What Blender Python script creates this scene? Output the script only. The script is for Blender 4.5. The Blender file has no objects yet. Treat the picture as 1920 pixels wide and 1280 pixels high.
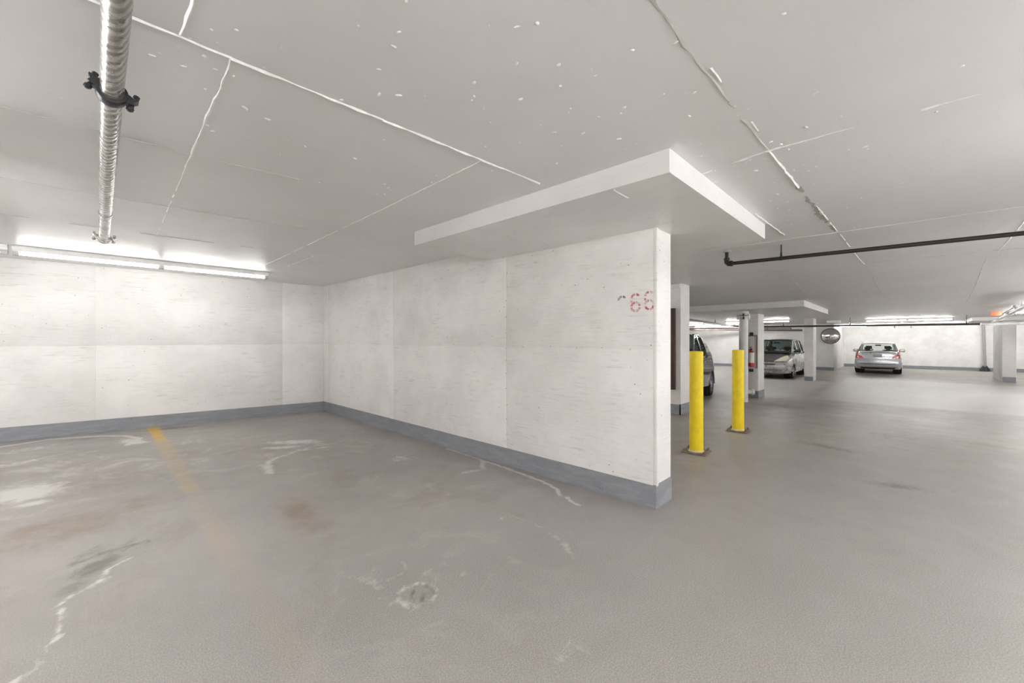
import bpy, bmesh, math, random
import numpy as np
from mathutils import Vector, Matrix
random.seed(7)
PI = math.pi
S = bpy.context.scene
COL = S.collection

# ------------------------------------------------------------------ camera, world, exposure
cam_d = bpy.data.cameras.new('camera')
cam_d.sensor_width = 36.0
cam_d.lens = 772.0 / 1920.0 * 36.0
cam_d.shift_y = -2.5 / 1920.0
cam_d.clip_start = 0.05
cam_d.clip_end = 200
cam = bpy.data.objects.new('camera', cam_d)
COL.objects.link(cam)
cam.location = (0, 0, 1.4)
cam.rotation_euler = (PI / 2, 0, -math.atan2(800, 772))
S.camera = cam

w = bpy.data.worlds.new('world')
S.world = w
w.use_nodes = True
w.node_tree.nodes['Background'].inputs[0].default_value = (0.9, 0.95, 1.0, 1)
w.node_tree.nodes['Background'].inputs[1].default_value = 0.25
S.view_settings.view_transform = 'Standard'
S.view_settings.look = 'None'
S.view_settings.gamma = 1.0
S.view_settings.use_curve_mapping = False
S.view_settings.exposure = 1.84
S.cycles.max_bounces = 10
S.cycles.diffuse_bounces = 6
S.cycles.adaptive_threshold = 0.03
S.cycles.glossy_bounces = 4
S.cycles.transparent_max_bounces = 12
S.cycles.sample_clamp_indirect = 8.0
S.cycles.caustics_reflective = False
S.cycles.caustics_refractive = False
LAMP = 42.0          # radiance of the fluorescent tubes

# ------------------------------------------------------------------ the slab's gentle fall
CE = 2.463
def sm(a, b, x):
    t = min(1.0, max(0.0, (x - a) / (b - a)))
    return t * t * (3 - 2 * t)
def fall(X): return sm(8.4, 13.0, X)
def zf(X, Y=0.0):
    return -0.24 * fall(X) + 0.0233 * max(0.0, 3.28 - X) * sm(3.0, 7.5, Y)
def zc(X): return CE - 0.18 * sm(7.9, 11.0, X)

# ------------------------------------------------------------------ material helpers
class NT:
    def __init__(s, name):
        s.m = bpy.data.materials.new(name)
        s.m.use_nodes = True
        s.t = s.m.node_tree
        s.b = s.t.nodes['Principled BSDF']
        s.out = s.t.nodes['Material Output']
        s._co = None
    def n(s, typ, **kw):
        nd = s.t.nodes.new(typ)
        for k, v in kw.items():
            if k.startswith('i_'):
                k2 = k[2:]
                inp = nd.inputs[int(k2)] if k2.isdigit() else nd.inputs[k2]
                s.put(inp, v)
            else:
                setattr(nd, k, v)
        return nd
    def put(s, inp, v):
        if isinstance(v, bpy.types.NodeSocket): s.t.links.new(v, inp)
        elif isinstance(v, bpy.types.Node): s.t.links.new(v.outputs[0], inp)
        else: inp.default_value = v
    def co(s, scale=(1, 1, 1)):
        if s._co is None: s._co = s.n('ShaderNodeTexCoord').outputs['Object']
        if scale == (1, 1, 1): return s._co
        mp = s.n('ShaderNodeMapping'); s.put(mp.inputs[0], s._co); mp.inputs['Scale'].default_value = scale
        return mp.outputs[0]
    def noise(s, sc, det=4, rough=.55, co=None, dist=0.0):
        nd = s.n('ShaderNodeTexNoise')
        s.put(nd.inputs['Vector'], co if co is not None else s.co())
        nd.inputs['Scale'].default_value = sc; nd.inputs['Detail'].default_value = det
        nd.inputs['Roughness'].default_value = rough; nd.inputs['Distortion'].default_value = dist
        return nd.outputs[0]
    def vor(s, sc, co=None):
        nd = s.n('ShaderNodeTexVoronoi')
        s.put(nd.inputs['Vector'], co if co is not None else s.co())
        nd.inputs['Scale'].default_value = sc
        return nd.outputs['Distance']
    def ramp(s, v, a, b, x=0.0, y=1.0):
        nd = s.n('ShaderNodeMapRange'); nd.interpolation_type = 'SMOOTHSTEP'
        s.put(nd.inputs[0], v)
        nd.inputs[1].default_value = a; nd.inputs[2].default_value = b
        nd.inputs[3].default_value = x; nd.inputs[4].default_value = y
        return nd.outputs[0]
    def math(s, op, a, b=0.0, clamp=False):
        nd = s.n('ShaderNodeMath'); nd.operation = op; nd.use_clamp = clamp
        s.put(nd.inputs[0], a); s.put(nd.inputs[1], b)
        return nd.outputs[0]
    def mix(s, f, a, b):
        nd = s.n('ShaderNodeMix'); nd.data_type = 'RGBA'
        s.put(nd.inputs[0], f)
        s.put(nd.inputs[6], a if not isinstance(a, tuple) else (*a, 1) if len(a) == 3 else a)
        s.put(nd.inputs[7], b if not isinstance(b, tuple) else (*b, 1) if len(b) == 3 else b)
        return nd.outputs[2]
    def attr(s, name):
        nd = s.n('ShaderNodeAttribute'); nd.attribute_name = name
        return nd.outputs['Fac']
    def bump(s, h, st=.3, dist=.01, normal=None):
        nd = s.n('ShaderNodeBump'); s.put(nd.inputs['Height'], h)
        nd.inputs['Strength'].default_value = st; nd.inputs['Distance'].default_value = dist
        if normal is not None: s.put(nd.inputs['Normal'], normal)
        return nd.outputs[0]
    def fin(s, color=None, rough=None, normal=None, metal=None, spec=None):
        for k, v in (('Base Color', color), ('Roughness', rough), ('Normal', normal), ('Metallic', metal), ('Specular IOR Level', spec)):
            if v is None: continue
            if isinstance(v, tuple) and len(v) == 3: v = (*v, 1)
            s.put(s.b.inputs[k], v)
        return s.m

def plain(name, col, rough=.5, metal=0.0, var=.06, sc=9.0, coat=0.0):
    t = NT(name)
    n = t.noise(sc, 4)
    c = t.mix(t.ramp(n, .3, .7), tuple(x * (1 - var) for x in col), tuple(min(1, x * (1 + var)) for x in col))
    t.fin(c, t.ramp(n, .3, .7, rough * .9, min(1, rough * 1.1)), metal=metal)
    if coat: t.b.inputs['Coat Weight'].default_value = coat; t.b.inputs['Coat Roughness'].default_value = .06
    return t.m

def wall_material(name, along):
    """white paint over board-marked concrete: grain along the wall, grey wear, small pits"""
    t = NT(name)
    sc = (.9, .9, 11.0)
    g = t.noise(5.0, 6, .65, t.co(sc), .4)
    g2 = t.noise(16.0, 5, .6, t.co((.8, .8, 9.0)), .3)
    big = t.noise(1.15, 4, .6)
    big2 = t.noise(3.3, 5, .6)
    base = t.mix(t.ramp(big, .35, .68), (.87, .857, .842), (.765, .75, .735))
    worn = t.math('MULTIPLY', t.ramp(g, .50, .70), t.ramp(big2, .40, .66))
    c = t.mix(t.math('MULTIPLY', worn, .6), base, (.55, .53, .51))
    c = t.mix(t.math('MULTIPLY', t.ramp(g2, .56, .74), t.ramp(big, .38, .6, .05, .42)), c, (.52, .50, .485))
    # pits
    v = t.vor(9.5, t.co((1, 1, 1.25)))
    pm = t.math('MULTIPLY', t.ramp(v, .045, .085, 1, 0), t.ramp(t.noise(2.3, 3), .44, .53))
    v2 = t.vor(26.0)
    pm2 = t.math('MULTIPLY', t.ramp(v2, .05, .10, 1, 0), t.ramp(t.noise(3.1, 3), .56, .64))
    pits = t.math('MAXIMUM', pm, pm2)
    c = t.mix(t.math('MULTIPLY', pits, .8), c, (.22, .20, .19))
    h = t.math('ADD', g, t.math('MULTIPLY', g2, .5))
    return t.fin(c, .55, t.bump(h, .35, .006), spec=.35)

def ceiling_material():
    t = NT('ceiling_gloss_paint')
    big = t.noise(.8, 3)
    c = t.mix(t.ramp(big, .35, .7), (.78, .772, .768), (.73, .723, .718))
    fine = t.noise(55, 3, .6)
    grain = t.noise(9, 5, .6, t.co((.5, 3.0, 1)), .3)
    v = t.vor(13.0, t.co((1, 1, 0)))
    chips = t.math('MULTIPLY', t.ramp(v, .05, .10, 1, 0), t.ramp(t.noise(1.7, 4, .6), .54, .62))
    v2 = t.vor(30.0, t.co((1, 1, 0)))
    chips2 = t.math('MULTIPLY', t.ramp(v2, .06, .12, 1, 0), t.ramp(t.noise(2.6, 4, .6), .60, .66))
    ch = t.math('MAXIMUM', chips, chips2)
    c = t.mix(ch, c, (.92, .91, .90))
    streak = t.ramp(grain, .55, .75)
    c = t.mix(t.math('MULTIPLY', streak, .10), c, (.55, .54, .53))
    h = t.math('ADD', t.math('MULTIPLY', fine, .25), t.math('MULTIPLY', grain, .25))
    return t.fin(c, t.ramp(t.noise(4, 4), .3, .7, .34, .44), t.bump(h, .10, .006), spec=.5)

def floor_material():
    t = NT('stained_concrete_floor')
    big = t.noise(.55, 5, .6)
    med = t.noise(2.6, 6, .62, None, .6)
    fine = t.noise(60, 4, .7)
    agg = t.noise(140, 3, .7)
    c = t.mix(t.ramp(big, .35, .66), (.375, .350, .328), (.285, .264, .248))
    c = t.mix(t.ramp(med, .48, .66, 0, .7), c, (.40, .38, .36))
    c = t.mix(t.ramp(t.noise(1.5, 6, .65, None, .8), .50, .66, 0, .6), c, (.265, .232, .20))
    asph = t.attr('coarse')
    spk = t.mix(t.ramp(agg, .35, .68), (.23, .215, .207), (.40, .38, .367))
    c = t.mix(t.math('MULTIPLY', asph, .75), c, spk)
    c = t.mix(t.math('MULTIPLY', t.attr('pale'), .55), c, t.mix(t.ramp(med, .4, .65), (.50, .485, .475), (.60, .585, .57)))
    wob = t.math('SUBTRACT', t.noise(11, 6, .7, None, .5), .5)
    wob2 = t.math('SUBTRACT', t.noise(4, 5, .65), .5)
    fl = t.math('MULTIPLY', t.attr('film'), t.ramp(t.noise(1.9, 8, .68, None, 1.6), .50, .66))
    c = t.mix(t.math('MULTIPLY', fl, .72), c, (.50, .475, .45))
    # brown rust bleed
    br = t.ramp(t.math('ADD', t.attr('rust'), t.math('MULTIPLY', wob2, 1.3)), .25, .95)
    c = t.mix(t.math('MULTIPLY', br, .62), c, (.215, .155, .095))
    dk = t.ramp(t.math('ADD', t.attr('damp_and_shade'), t.math('MULTIPLY', wob, 1.2)), .3, .9)  # damp marks, plus the shade painted under the cars
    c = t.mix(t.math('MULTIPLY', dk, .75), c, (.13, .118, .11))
    yl = t.math('MULTIPLY', t.attr('yellow'), t.ramp(t.noise(22, 6, .7), .25, .60, .35, 1))
    c = t.mix(yl, c, (.60, .385, .06))
    sl = t.ramp(t.math('ADD', t.attr('salt'), t.math('MULTIPLY', wob, 1.5)), .28, .80)
    c = t.mix(t.math('MULTIPLY', sl, .78), c, (.66, .645, .63))
    h = t.math('ADD', t.math('MULTIPLY', fine, .4), t.math('MULTIPLY', agg, t.math('MULTIPLY', asph, .9)))
    r = t.ramp(med, .35, .7, .36, .50)
    return t.fin(c, r, t.bump(h, .28, .006), spec=.42)

M = {}
M['wall'] = wall_material('white_board_marked_concrete', 0)
M['ceiling'] = ceiling_material()
M['floor'] = floor_material()
M['band'] = None
def band_material():
    t = NT('grey_base_paint')
    n = t.noise(7, 5, .65, t.co((.6, .6, 3)), .5)
    c = t.mix(t.ramp(n, .35, .7), (.235, .245, .27), (.30, .31, .335))
    v = t.vor(22)
    chip = t.math('MULTIPLY', t.ramp(v, .08, .16, 1, 0), t.ramp(t.noise(2.2, 4), .55, .63))
    c = t.mix(t.math('MULTIPLY', chip, .8), c, (.09, .09, .095))
    return t.fin(c, .55, t.bump(t.math('SUBTRACT', n, chip), .3, .005))
M['band'] = band_material()
def ridge_material():
    t = NT('white_seam_paint')
    n = t.noise(30, 4)
    return t.fin(t.mix(t.ramp(n, .35, .65), (.80, .79, .78), (.93, .92, .91)), .35)
M['ridge'] = ridge_material()
M['seam_grey'] = plain('seam_line_grey', (.54, .52, .50), .6)  # grey of the faint seam lines, tie holes and escutcheon
M['patch'] = plain('ceiling_patch_taupe', (.47, .44, .42), .5)
def galv_material():
    t = NT('galvanised_spiral_steel')
    wv = t.n('ShaderNodeTexWave'); wv.wave_type = 'BANDS'; wv.bands_direction = 'DIAGONAL'
    t.put(wv.inputs['Vector'], t.co((6, 6, 6))); wv.inputs['Scale'].default_value = 2.2; wv.inputs['Distortion'].default_value = 5
    wv.inputs['Detail'].default_value = 3
    n = t.noise(12, 5, .7, None, 1.0)
    c = t.mix(t.ramp(wv.outputs[1], .3, .7), (.40, .385, .36), (.58, .57, .555))
    c = t.mix(t.ramp(n, .56, .7, 0, .5), c, (.36, .30, .24))
    return t.fin(c, t.ramp(n, .3, .7, .2, .36), t.bump(wv.outputs[1], .25, .004), metal=.95)
M['galv'] = galv_material()
M['iron'] = plain('dark_iron', (.035, .035, .04), .42, .3)
M['black_pipe'] = plain('black_steel_pipe', (.030, .026, .025), .45, .2)
M['brown_pipe'] = plain('brown_grey_pipe', (.20, .165, .15), .5, .2)
M['white_steel'] = plain('white_enamel_steel', (.78, .78, .77), .35)
M['socket'] = plain('grey_lamp_socket', (.45, .45, .45), .45)
M['zinc'] = plain('zinc_rod', (.42, .41, .40), .35, .8)
M['dirty_pipe'] = plain('dirty_grey_pipe', (.36, .34, .33), .6)
def tube_material(name, k):
    t = NT(name)
    t.fin((.9, .9, .88), .4)
    t.b.inputs['Emission Color'].default_value = (1.0, .992, .972, 1)
    t.b.inputs['Emission Strength'].default_value = LAMP * k
    return t.m
M['tube'] = tube_material('fluorescent_tube', 1.0)
M['dim_tube'] = tube_material('dimmed_fluorescent_tube', .25)  # output lowered so the back wall does not burn out
M['mid_tube'] = tube_material('mid_fluorescent_tube', .72)  # output lowered to balance the brightness of the walls
def yellow_material():
    t = NT('yellow_post_paint')
    n = t.noise(9, 5, .65); s = t.noise(14, 5, .7, t.co((1, 1, .18)))
    c = t.mix(t.ramp(n, .35, .7), (.86, .64, .012), (.93, .72, .02))
    c = t.mix(t.ramp(s, .66, .76, 0, .55), c, (.40, .33, .12))
    return t.fin(c, .38, t.bump(n, .1, .003))
M['yellow'] = yellow_material()
M['rust'] = plain('rusty_plate', (.20, .155, .105), .75, .1, .25, 20)
M['chipped'] = plain('pale_chipped_paint', (.62, .55, .32), .7, 0, .2, 30)
def stencil_material(name, col):
    t = NT(name)
    n = t.noise(45, 5, .7)
    return t.fin(t.mix(t.ramp(n, .40, .62), col, (.72, .62, .61)), .6)
M['red_paint'] = stencil_material('worn_red_stencil_paint', (.50, .085, .14))
M['black_paint'] = stencil_material('worn_black_stencil_paint', (.13, .13, .13))
M['red'] = plain('extinguisher_red', (.55, .02, .02), .3)
M['label_white'] = plain('white_label', (.80, .80, .78), .5)
M['beige'] = plain('beige_board', (.74, .70, .66), .6)
M['brown'] = plain('brown_wood_edge', (.22, .15, .10), .6)
M['darkbrown'] = plain('dark_brown_board', (.075, .045, .035), .7)
M['rubber'] = plain('tyre_rubber', (.022, .021, .022), .8)
M['alloy'] = plain('alloy_rim', (.58, .58, .59), .28, .85)
M['trim'] = plain('black_plastic_trim', (.025, .025, .027), .5)
M['interior'] = plain('dark_interior', (.055, .058, .06), .8)
M['mirror'] = NT('convex_mirror_face').fin((.82, .80, .79), .06, metal=1.0)
M['silver'] = plain('silver_car_paint', (.56, .575, .60), .3, .55, .02, 3, 1.0)
M['silver2'] = plain('warm_silver_car_paint', (.55, .54, .55), .28, .6, .02, 3, 1.0)
M['graphite'] = plain('graphite_car_paint', (.27, .27, .285), .25, .6, .03, 3, 1.0)
M['hood_black'] = plain('near_black_panel', (.030, .026, .030), .45, 0, .05, 3, .15)  # near-black colour of the hatchback's hood, upper front band and roof
M['plate'] = plain('number_plate', (.36, .37, .39), .4)
M['tail_red'] = plain('red_lamp_lens', (.55, .012, .02), .15, 0, .05, 8, .6)
M['tail_white'] = plain('clear_lamp_lens', (.78, .78, .74), .15, 0, .05, 8, .6)
M['head_lens'] = plain('yellowed_headlamp_lens', (.62, .59, .44), .18, 0, .08, 8, .8)
M['chrome'] = plain('chrome', (.75, .75, .75), .12, 1.0)
M['orange'] = plain('orange_red_sign', (.70, .20, .10), .5)
M['board'] = plain('dark_board', (.06, .045, .04), .7)
def glass_material(name, tint, refl):
    m = bpy.data.materials.new(name); m.use_nodes = True
    t = m.node_tree; t.nodes.clear()
    o = t.nodes.new('ShaderNodeOutputMaterial'); mx = t.nodes.new('ShaderNodeMixShader')
    tr = t.nodes.new('ShaderNodeBsdfTransparent'); gl = t.nodes.new('ShaderNodeBsdfGlossy'); lw = None
    tr.inputs[0].default_value = (*tint, 1); gl.inputs['Roughness'].default_value = .03
    mx.inputs[0].default_value = refl; t.links.new(tr.outputs[0], mx.inputs[1]); t.links.new(gl.outputs[0], mx.inputs[2])
    t.links.new(mx.outputs[0], o.inputs[0])
    return m
M['glass'] = glass_material('car_glass', (.86, .90, .88), .07)
M['dark_glass'] = glass_material('tinted_car_glass', (.36, .43, .41), .12)

# ------------------------------------------------------------------ mesh builder
class MB:
    def __init__(s): s.v = []; s.f = []
    def add(s, vs, fs, mat=None):
        o = len(s.v)
        s.v += [tuple(mat @ Vector(p)) if mat is not None else tuple(p) for p in vs]
        s.f += [tuple(i + o for i in f) for f in fs]
        return s
    def box(s, x0, x1, y0, y1, z0, z1, mat=None, bev=0.0):
        bm = bmesh.new()
        bmesh.ops.create_cube(bm, size=1)
        for p in bm.verts:
            p.co = Vector((x0 + (p.co.x + .5) * (x1 - x0), y0 + (p.co.y + .5) * (y1 - y0), z0 + (p.co.z + .5) * (z1 - z0)))
        if bev: bmesh.ops.bevel(bm, geom=bm.edges[:], offset=bev, segments=2, profile=.5, affect='EDGES')
        bm.verts.index_update()
        s.add([p.co.copy() for p in bm.verts], [[q.index for q in f.verts] for f in bm.faces], mat); bm.free()
        return s
    def tube(s, pts, r, n=12, cap=True):
        pts = [Vector(p) for p in pts]
        rs = r if isinstance(r, (list, tuple)) else [r] * len(pts)
        rings = []; up = None
        for i, p in enumerate(pts):
            d = (pts[min(i + 1, len(pts) - 1)] - pts[max(i - 1, 0)]).normalized()
            if up is None: up = Vector((0, 0, 1)) if abs(d.z) < .9 else Vector((1, 0, 0))
            a = d.cross(up).normalized(); b = a.cross(d).normalized(); up = b
            rings.append([p + (a * math.cos(2 * PI * k / n) + b * math.sin(2 * PI * k / n)) * rs[i] for k in range(n)])
        vs = [q for rg in rings for q in rg]; fs = []
        for i in range(len(pts) - 1):
            for k in range(n):
                k2 = (k + 1) % n
                fs.append((i * n + k, i * n + k2, (i + 1) * n + k2, (i + 1) * n + k))
        if cap:
            fs.append(tuple(range(n))[::-1]); fs.append(tuple((len(pts) - 1) * n + k for k in range(n)))
        return s.add(vs, fs)
    def lathe(s, prof, n=24, mat=None, cap=True):
        """prof: (radius, height) revolved about local z"""
        vs = []; fs = []
        for r, z in prof:
            for k in range(n): vs.append((r * math.cos(2 * PI * k / n), r * math.sin(2 * PI * k / n), z))
        for i in range(len(prof) - 1):
            for k in range(n):
                k2 = (k + 1) % n
                fs.append((i * n + k, i * n + k2, (i + 1) * n + k2, (i + 1) * n + k))
        if cap:
            fs.append(tuple(range(n))[::-1]); fs.append(tuple((len(prof) - 1) * n + k for k in range(n)))
        return s.add(vs, fs, mat)
    def prism(s, poly, z0, z1, mat=None):
        n = len(poly)
        vs = [(x, y, z0) for x, y in poly] + [(x, y, z1) for x, y in poly]
        fs = [tuple(range(n))[::-1], tuple(range(n, 2 * n))] + [(i, (i + 1) % n, n + (i + 1) % n, n + i) for i in range(n)]
        return s.add(vs, fs, mat)
    def build(s, name, mat, parent=None, smooth=30, loc=None):
        me = bpy.data.meshes.new(name)
        me.from_pydata(s.v, [], s.f)
        bm = bmesh.new(); bm.from_mesh(me)
        bmesh.ops.recalc_face_normals(bm, faces=bm.faces[:])
        if smooth:
            a = math.radians(smooth)
            for f in bm.faces: f.smooth = True
            for e in bm.edges:
                if len(e.link_faces) == 2 and e.calc_face_angle(0) > a: e.smooth = False
        bm.to_mesh(me); bm.free()
        me.materials.append(mat)
        o = bpy.data.objects.new(name, me); COL.objects.link(o)
        if parent: o.parent = parent
        if loc: o.location = loc
        return o

def tag(o, label, cat, group=None):
    o['label'] = label; o['category'] = cat
    if group: o['group'] = group
    return o
def thing(name, label, cat, loc, rotz=0, group=None):
    o = bpy.data.objects.new(name, None); COL.objects.link(o)
    o.location = loc; o.rotation_euler = (0, 0, rotz); o.empty_display_size = .2
    return tag(o, label, cat, group)
def struct(o):
    o['kind'] = 'structure'; return o
def copy_tree(o, parent=None):
    c = o.copy(); COL.objects.link(c)
    if parent: c.parent = parent
    for ch in list(o.children): copy_tree(ch, c)
    return c

# ------------------------------------------------------------------ floor with its stains and the shade painted under the cars
def axis(fine, a, b, lo, hi, coarse):
    return np.array(sorted(set(np.round(np.concatenate([np.arange(lo, a, coarse), np.arange(a, b, fine), np.arange(b, hi + coarse * .99, coarse)]), 4))))
gx = axis(.03, -2.1, 7.5, -6.1, 33.4, .4); gy = axis(.03, .3, 8.4, -9.1, 12.3, .4)
GX, GY = np.meshgrid(gx, gy, indexing='ij')
def smn(a, b, x):
    t = np.clip((x - a) / (b - a), 0, 1); return t * t * (3 - 2 * t)
GZ = -.24 * smn(8.4, 13, GX) + .0233 * np.maximum(0, 3.28 - GX) * smn(3, 7.5, GY)
nx, ny = len(gx), len(gy)
verts = np.stack([GX, GY, GZ], -1).reshape(-1, 3)
ii = (np.arange(nx - 1)[:, None] * ny + np.arange(ny - 1)[None, :]).ravel()
faces = np.stack([ii, ii + ny, ii + ny + 1, ii + 1], -1)
me = bpy.data.meshes.new('floor')
me.vertices.add(len(verts)); me.vertices.foreach_set('co', verts.astype(np.float32).ravel())
me.loops.add(faces.size); me.loops.foreach_set('vertex_index', faces.astype(np.int32).ravel())
me.polygons.add(len(faces)); me.polygons.foreach_set('loop_start', np.arange(0, faces.size, 4, dtype=np.int32))
me.polygons.foreach_set('use_smooth', np.ones(len(faces), dtype=bool))
me.update(calc_edges=True); me.validate()
P2 = verts[:, :2]
def seg(p, q):
    p = np.array(p); q = np.array(q); d = q - p; L = max(1e-6, (d * d).sum())
    t = np.clip(((P2 - p) @ d) / L, 0, 1)
    return np.sqrt((((P2 - p) - t[:, None] * d) ** 2).sum(1))
def line(pts, wd, k=1.0):
    d = np.min([seg(pts[i], pts[i + 1]) for i in range(len(pts) - 1)], axis=0)
    return k * np.exp(-(d / wd) ** 2)
def blob(c, rx, ry, rot=0, k=1.0):
    dx = P2[:, 0] - c[0]; dy = P2[:, 1] - c[1]
    a = dx * math.cos(rot) + dy * math.sin(rot); b = -dx * math.sin(rot) + dy * math.cos(rot)
    return k * np.exp(-((a / rx) ** 2 + (b / ry) ** 2))
def ring(c, r, wd, k=1.0, sq=1.0):
    d = np.sqrt((P2[:, 0] - c[0]) ** 2 + ((P2[:, 1] - c[1]) * sq) ** 2)
    return k * np.exp(-((d - r) / wd) ** 2)
def mx(*a): return np.max(np.array(a), axis=0)
salt = mx(line([(-1.2, 7.5), (-.72, 8.0), (-.35, 8.2), (.1, 8.1), (.39, 7.85), (.51, 7.54), (.38, 7.15)], .05, 1.0),
          blob((.45, 7.35), .13, .30, .3, .95), blob((-.5, 7.6), .5, .16, .5, .55), blob((-.38, 5.6), .28, .34, .4, .95), blob((-.3, 5.25), .13, .1, 0, .8),
          blob((-.45, 6.9), .4, .1, .5, .6), blob((1.0, 6.9), .3, .35, 0, .45), blob((.9, 5.7), .3, .3, 0, .35),
          line([(1.34, 4.8), (1.38, 5.05), (1.46, 5.25)], .06, .72), blob((1.38, 5.05), .09, .2, 0, .62), line([(1.5, 5.3), (1.85, 5.5), (2.2, 5.42)], .05, .62), blob((2.0, 5.55), .35, .12, .1, .45), blob((1.95, 6.0), .42, .16, -.6, .85), blob((1.75, 5.8), .3, .1, -.4, .8),
          blob((2.6, 4.3), .2, .2, 0, .5),
          line([(3.24, 4.3), (3.22, 3.57), (3.19, 3.09), (3.15, 2.63), (3.08, 2.38), (2.98, 2.28), (2.99, 2.2), (2.93, 2.12), (2.9, 2.0)], .022, .95),
          line([(3.2, 3.58), (3.0, 3.32), (2.78, 3.39)], .05, .6),
          line([(-.3, 2.45), (-.2, 2.65), (-.14, 2.67), (-.13, 2.83), (-.08, 2.9), (-.08, 3.12), (-.11, 3.21), (-.05, 3.31), (.01, 3.32), (.07, 3.41), (.09, 3.51), (.2, 3.6)], .016, .85), blob((.06, 3.36), .1, .05, .6, .55),
          ring((1.27, 1.95), .105, .02, .58), ring((1.28, 2.28), .10, .02, .40), line([(1.1, 2.45), (1.16, 2.2), (1.13, 2.05), (1.2, 1.88)], .05, .42),
          line([(1.4, 2.1), (1.56, 2.1), (1.6, 1.95), (1.5, 1.85)], .03, .35),
          line([(2.35, 2.39), (2.38, 2.1), (2.35, 1.9), (2.29, 1.7), (2.13, 1.5)], .03, .45), blob((2.3, 2.3), .1, .16, 0, .38), blob((1.5, 1.1), .14, .1, 0, .4),
          blob((5.5, .03), .10, .09, 0, .62))
damp_and_shade = mx(blob((.12, 3.8), .32, .26, -.3, .55), blob((.05, 3.62), .10, .18, -.7, .95), line([(-.06, 3.74), (.1, 3.81), (.3, 3.8)], .04, .75), blob((-.05, 3.4), .07, .14, -.5, .7), blob((.25, 3.62), .16, .04, .3, .5),
          blob((.9, 8.1), .55, .14, -.1, .85), blob((0, 7.95), .5, .12, -.1, .6),
          ring((1.30, 1.935), .062, .014, 1.0), blob((1.3, 1.93), .06, .06, 0, .5), ring((1.32, 2.3), .085, .012, .5), blob((1.52, 2.11), .06, .06, 0, .3),
          blob((5.45, .02), .42, .14, -1.2, .8), blob((6.75, .75), .14, .5, -.3, .75), blob((8.2, .2), .5, .5, 0, .6), blob((7.6, -.4), .4, .5, 0, .5),
          blob((5.3, 1.2), .3, .2, 0, .25), blob((11.6, 2.2), .9, .9, 0, .7), blob((11.4, 5), 2.2, 1.2, .17, .95), blob((28.5, 1.15), 2.6, 1.0, .03, .95), blob((22.4, 4.4), 2.6, 1.0, 0, .95), blob((25.5, 1.3), 1.2, 1.4, 0, .7), blob((21.0, 2.3), 1.4, .7, 0, .6),  # long ovals under the three cars put their shade into the floor colour
          blob((1.45, 5.0), .10, .14, 0, .55))
rust = mx(blob((-.1, 4.45), .45, .35, .5, .8), blob((.3, 4.7), .35, .3, .2, .65), blob((1.2, 3.55), .16, .5, -.1, .8), blob((1.6, 5.9), .5, .6, 0, .5), blob((.9, 6.2), .4, .6, 0, .4),
          blob((.05, 5.6), .7, .5, .3, .5), blob((1.9, 4.2), .5, .7, 0, .35), blob((1.3, 2.3), .15, .15, 0, .4), blob((2.6, 5.6), .5, .9, 0, .4), blob((.2, 1.9), .3, .25, 0, .4), blob((1.2, 1.2), .5, .25, 0, .3))
yx = .605 + (GY.ravel() - 4.7) * .012
inl = smn(-.008, .008, P2[:, 0] - yx) * smn(-.008, .008, yx + .135 - P2[:, 0])
ys = np.interp(P2[:, 1], [1.7, 2.1, 2.6, 3.2, 3.8, 4.6, 4.75, 5.4, 6.0, 6.8, 7.1, 7.25, 8.3], [0, .07, .01, .09, .12, .05, .26, .20, .17, .30, .42, .95, 1.0])
yellow = inl * ys * (P2[:, 1] < 8.4) * (P2[:, 1] > 1.7)
inl2 = smn(-.05, .05, P2[:, 0] - 23.0) * smn(-.05, .05, 27.0 - P2[:, 0]) * smn(-.04, .04, P2[:, 1] - 2.75) * smn(-.04, .04, 2.92 - P2[:, 1])
yellow = np.maximum(yellow, inl2 * .25)
pale = smn(13.9, 14.2, P2[:, 0]) * (1 - smn(1.85, 2.1, P2[:, 1])) * (1 - smn(22.5, 23.5, P2[:, 0]))
pale = np.maximum(pale, smn(13.9, 14.6, P2[:, 0]) * smn(5.4, 6.0, P2[:, 1]) * .8)
pale = np.maximum(pale, .6 * smn(13.5, 14.2, P2[:, 0]) * (1 - smn(20.3, 20.8, P2[:, 0])) * smn(2.1, 2.4, P2[:, 1]))
coarse = np.clip(.35 + (1 - smn(1.9, 3.2, P2[:, 1] + .25 * (P2[:, 0] - 1.0))) * .65, 0, 1)
coarse *= 1 - .6 * smn(5.5, 8, P2[:, 0])
film = mx(blob((.2, 6.3), 1.5, 1.5, 0, 1), blob((1.9, 5.6), 1.2, 1.1, 0, .9), blob((-.5, 5.2), .8, 1.0, 0, .9), blob((1.5, 2.1), .8, .7, 0, .6), blob((2.4, 3.4), .8, 1.4, .2, .55))
for nm, arr in (('film', film), ('salt', salt), ('damp_and_shade', damp_and_shade), ('rust', rust), ('yellow', yellow), ('pale', pale), ('coarse', coarse)):
    a = me.attributes.new(nm, 'FLOAT', 'POINT'); a.data.foreach_set('value', arr.astype(np.float32))
me.materials.append(M['floor'])
floor = bpy.data.objects.new('floor', me); COL.objects.link(floor); struct(floor)

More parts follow.
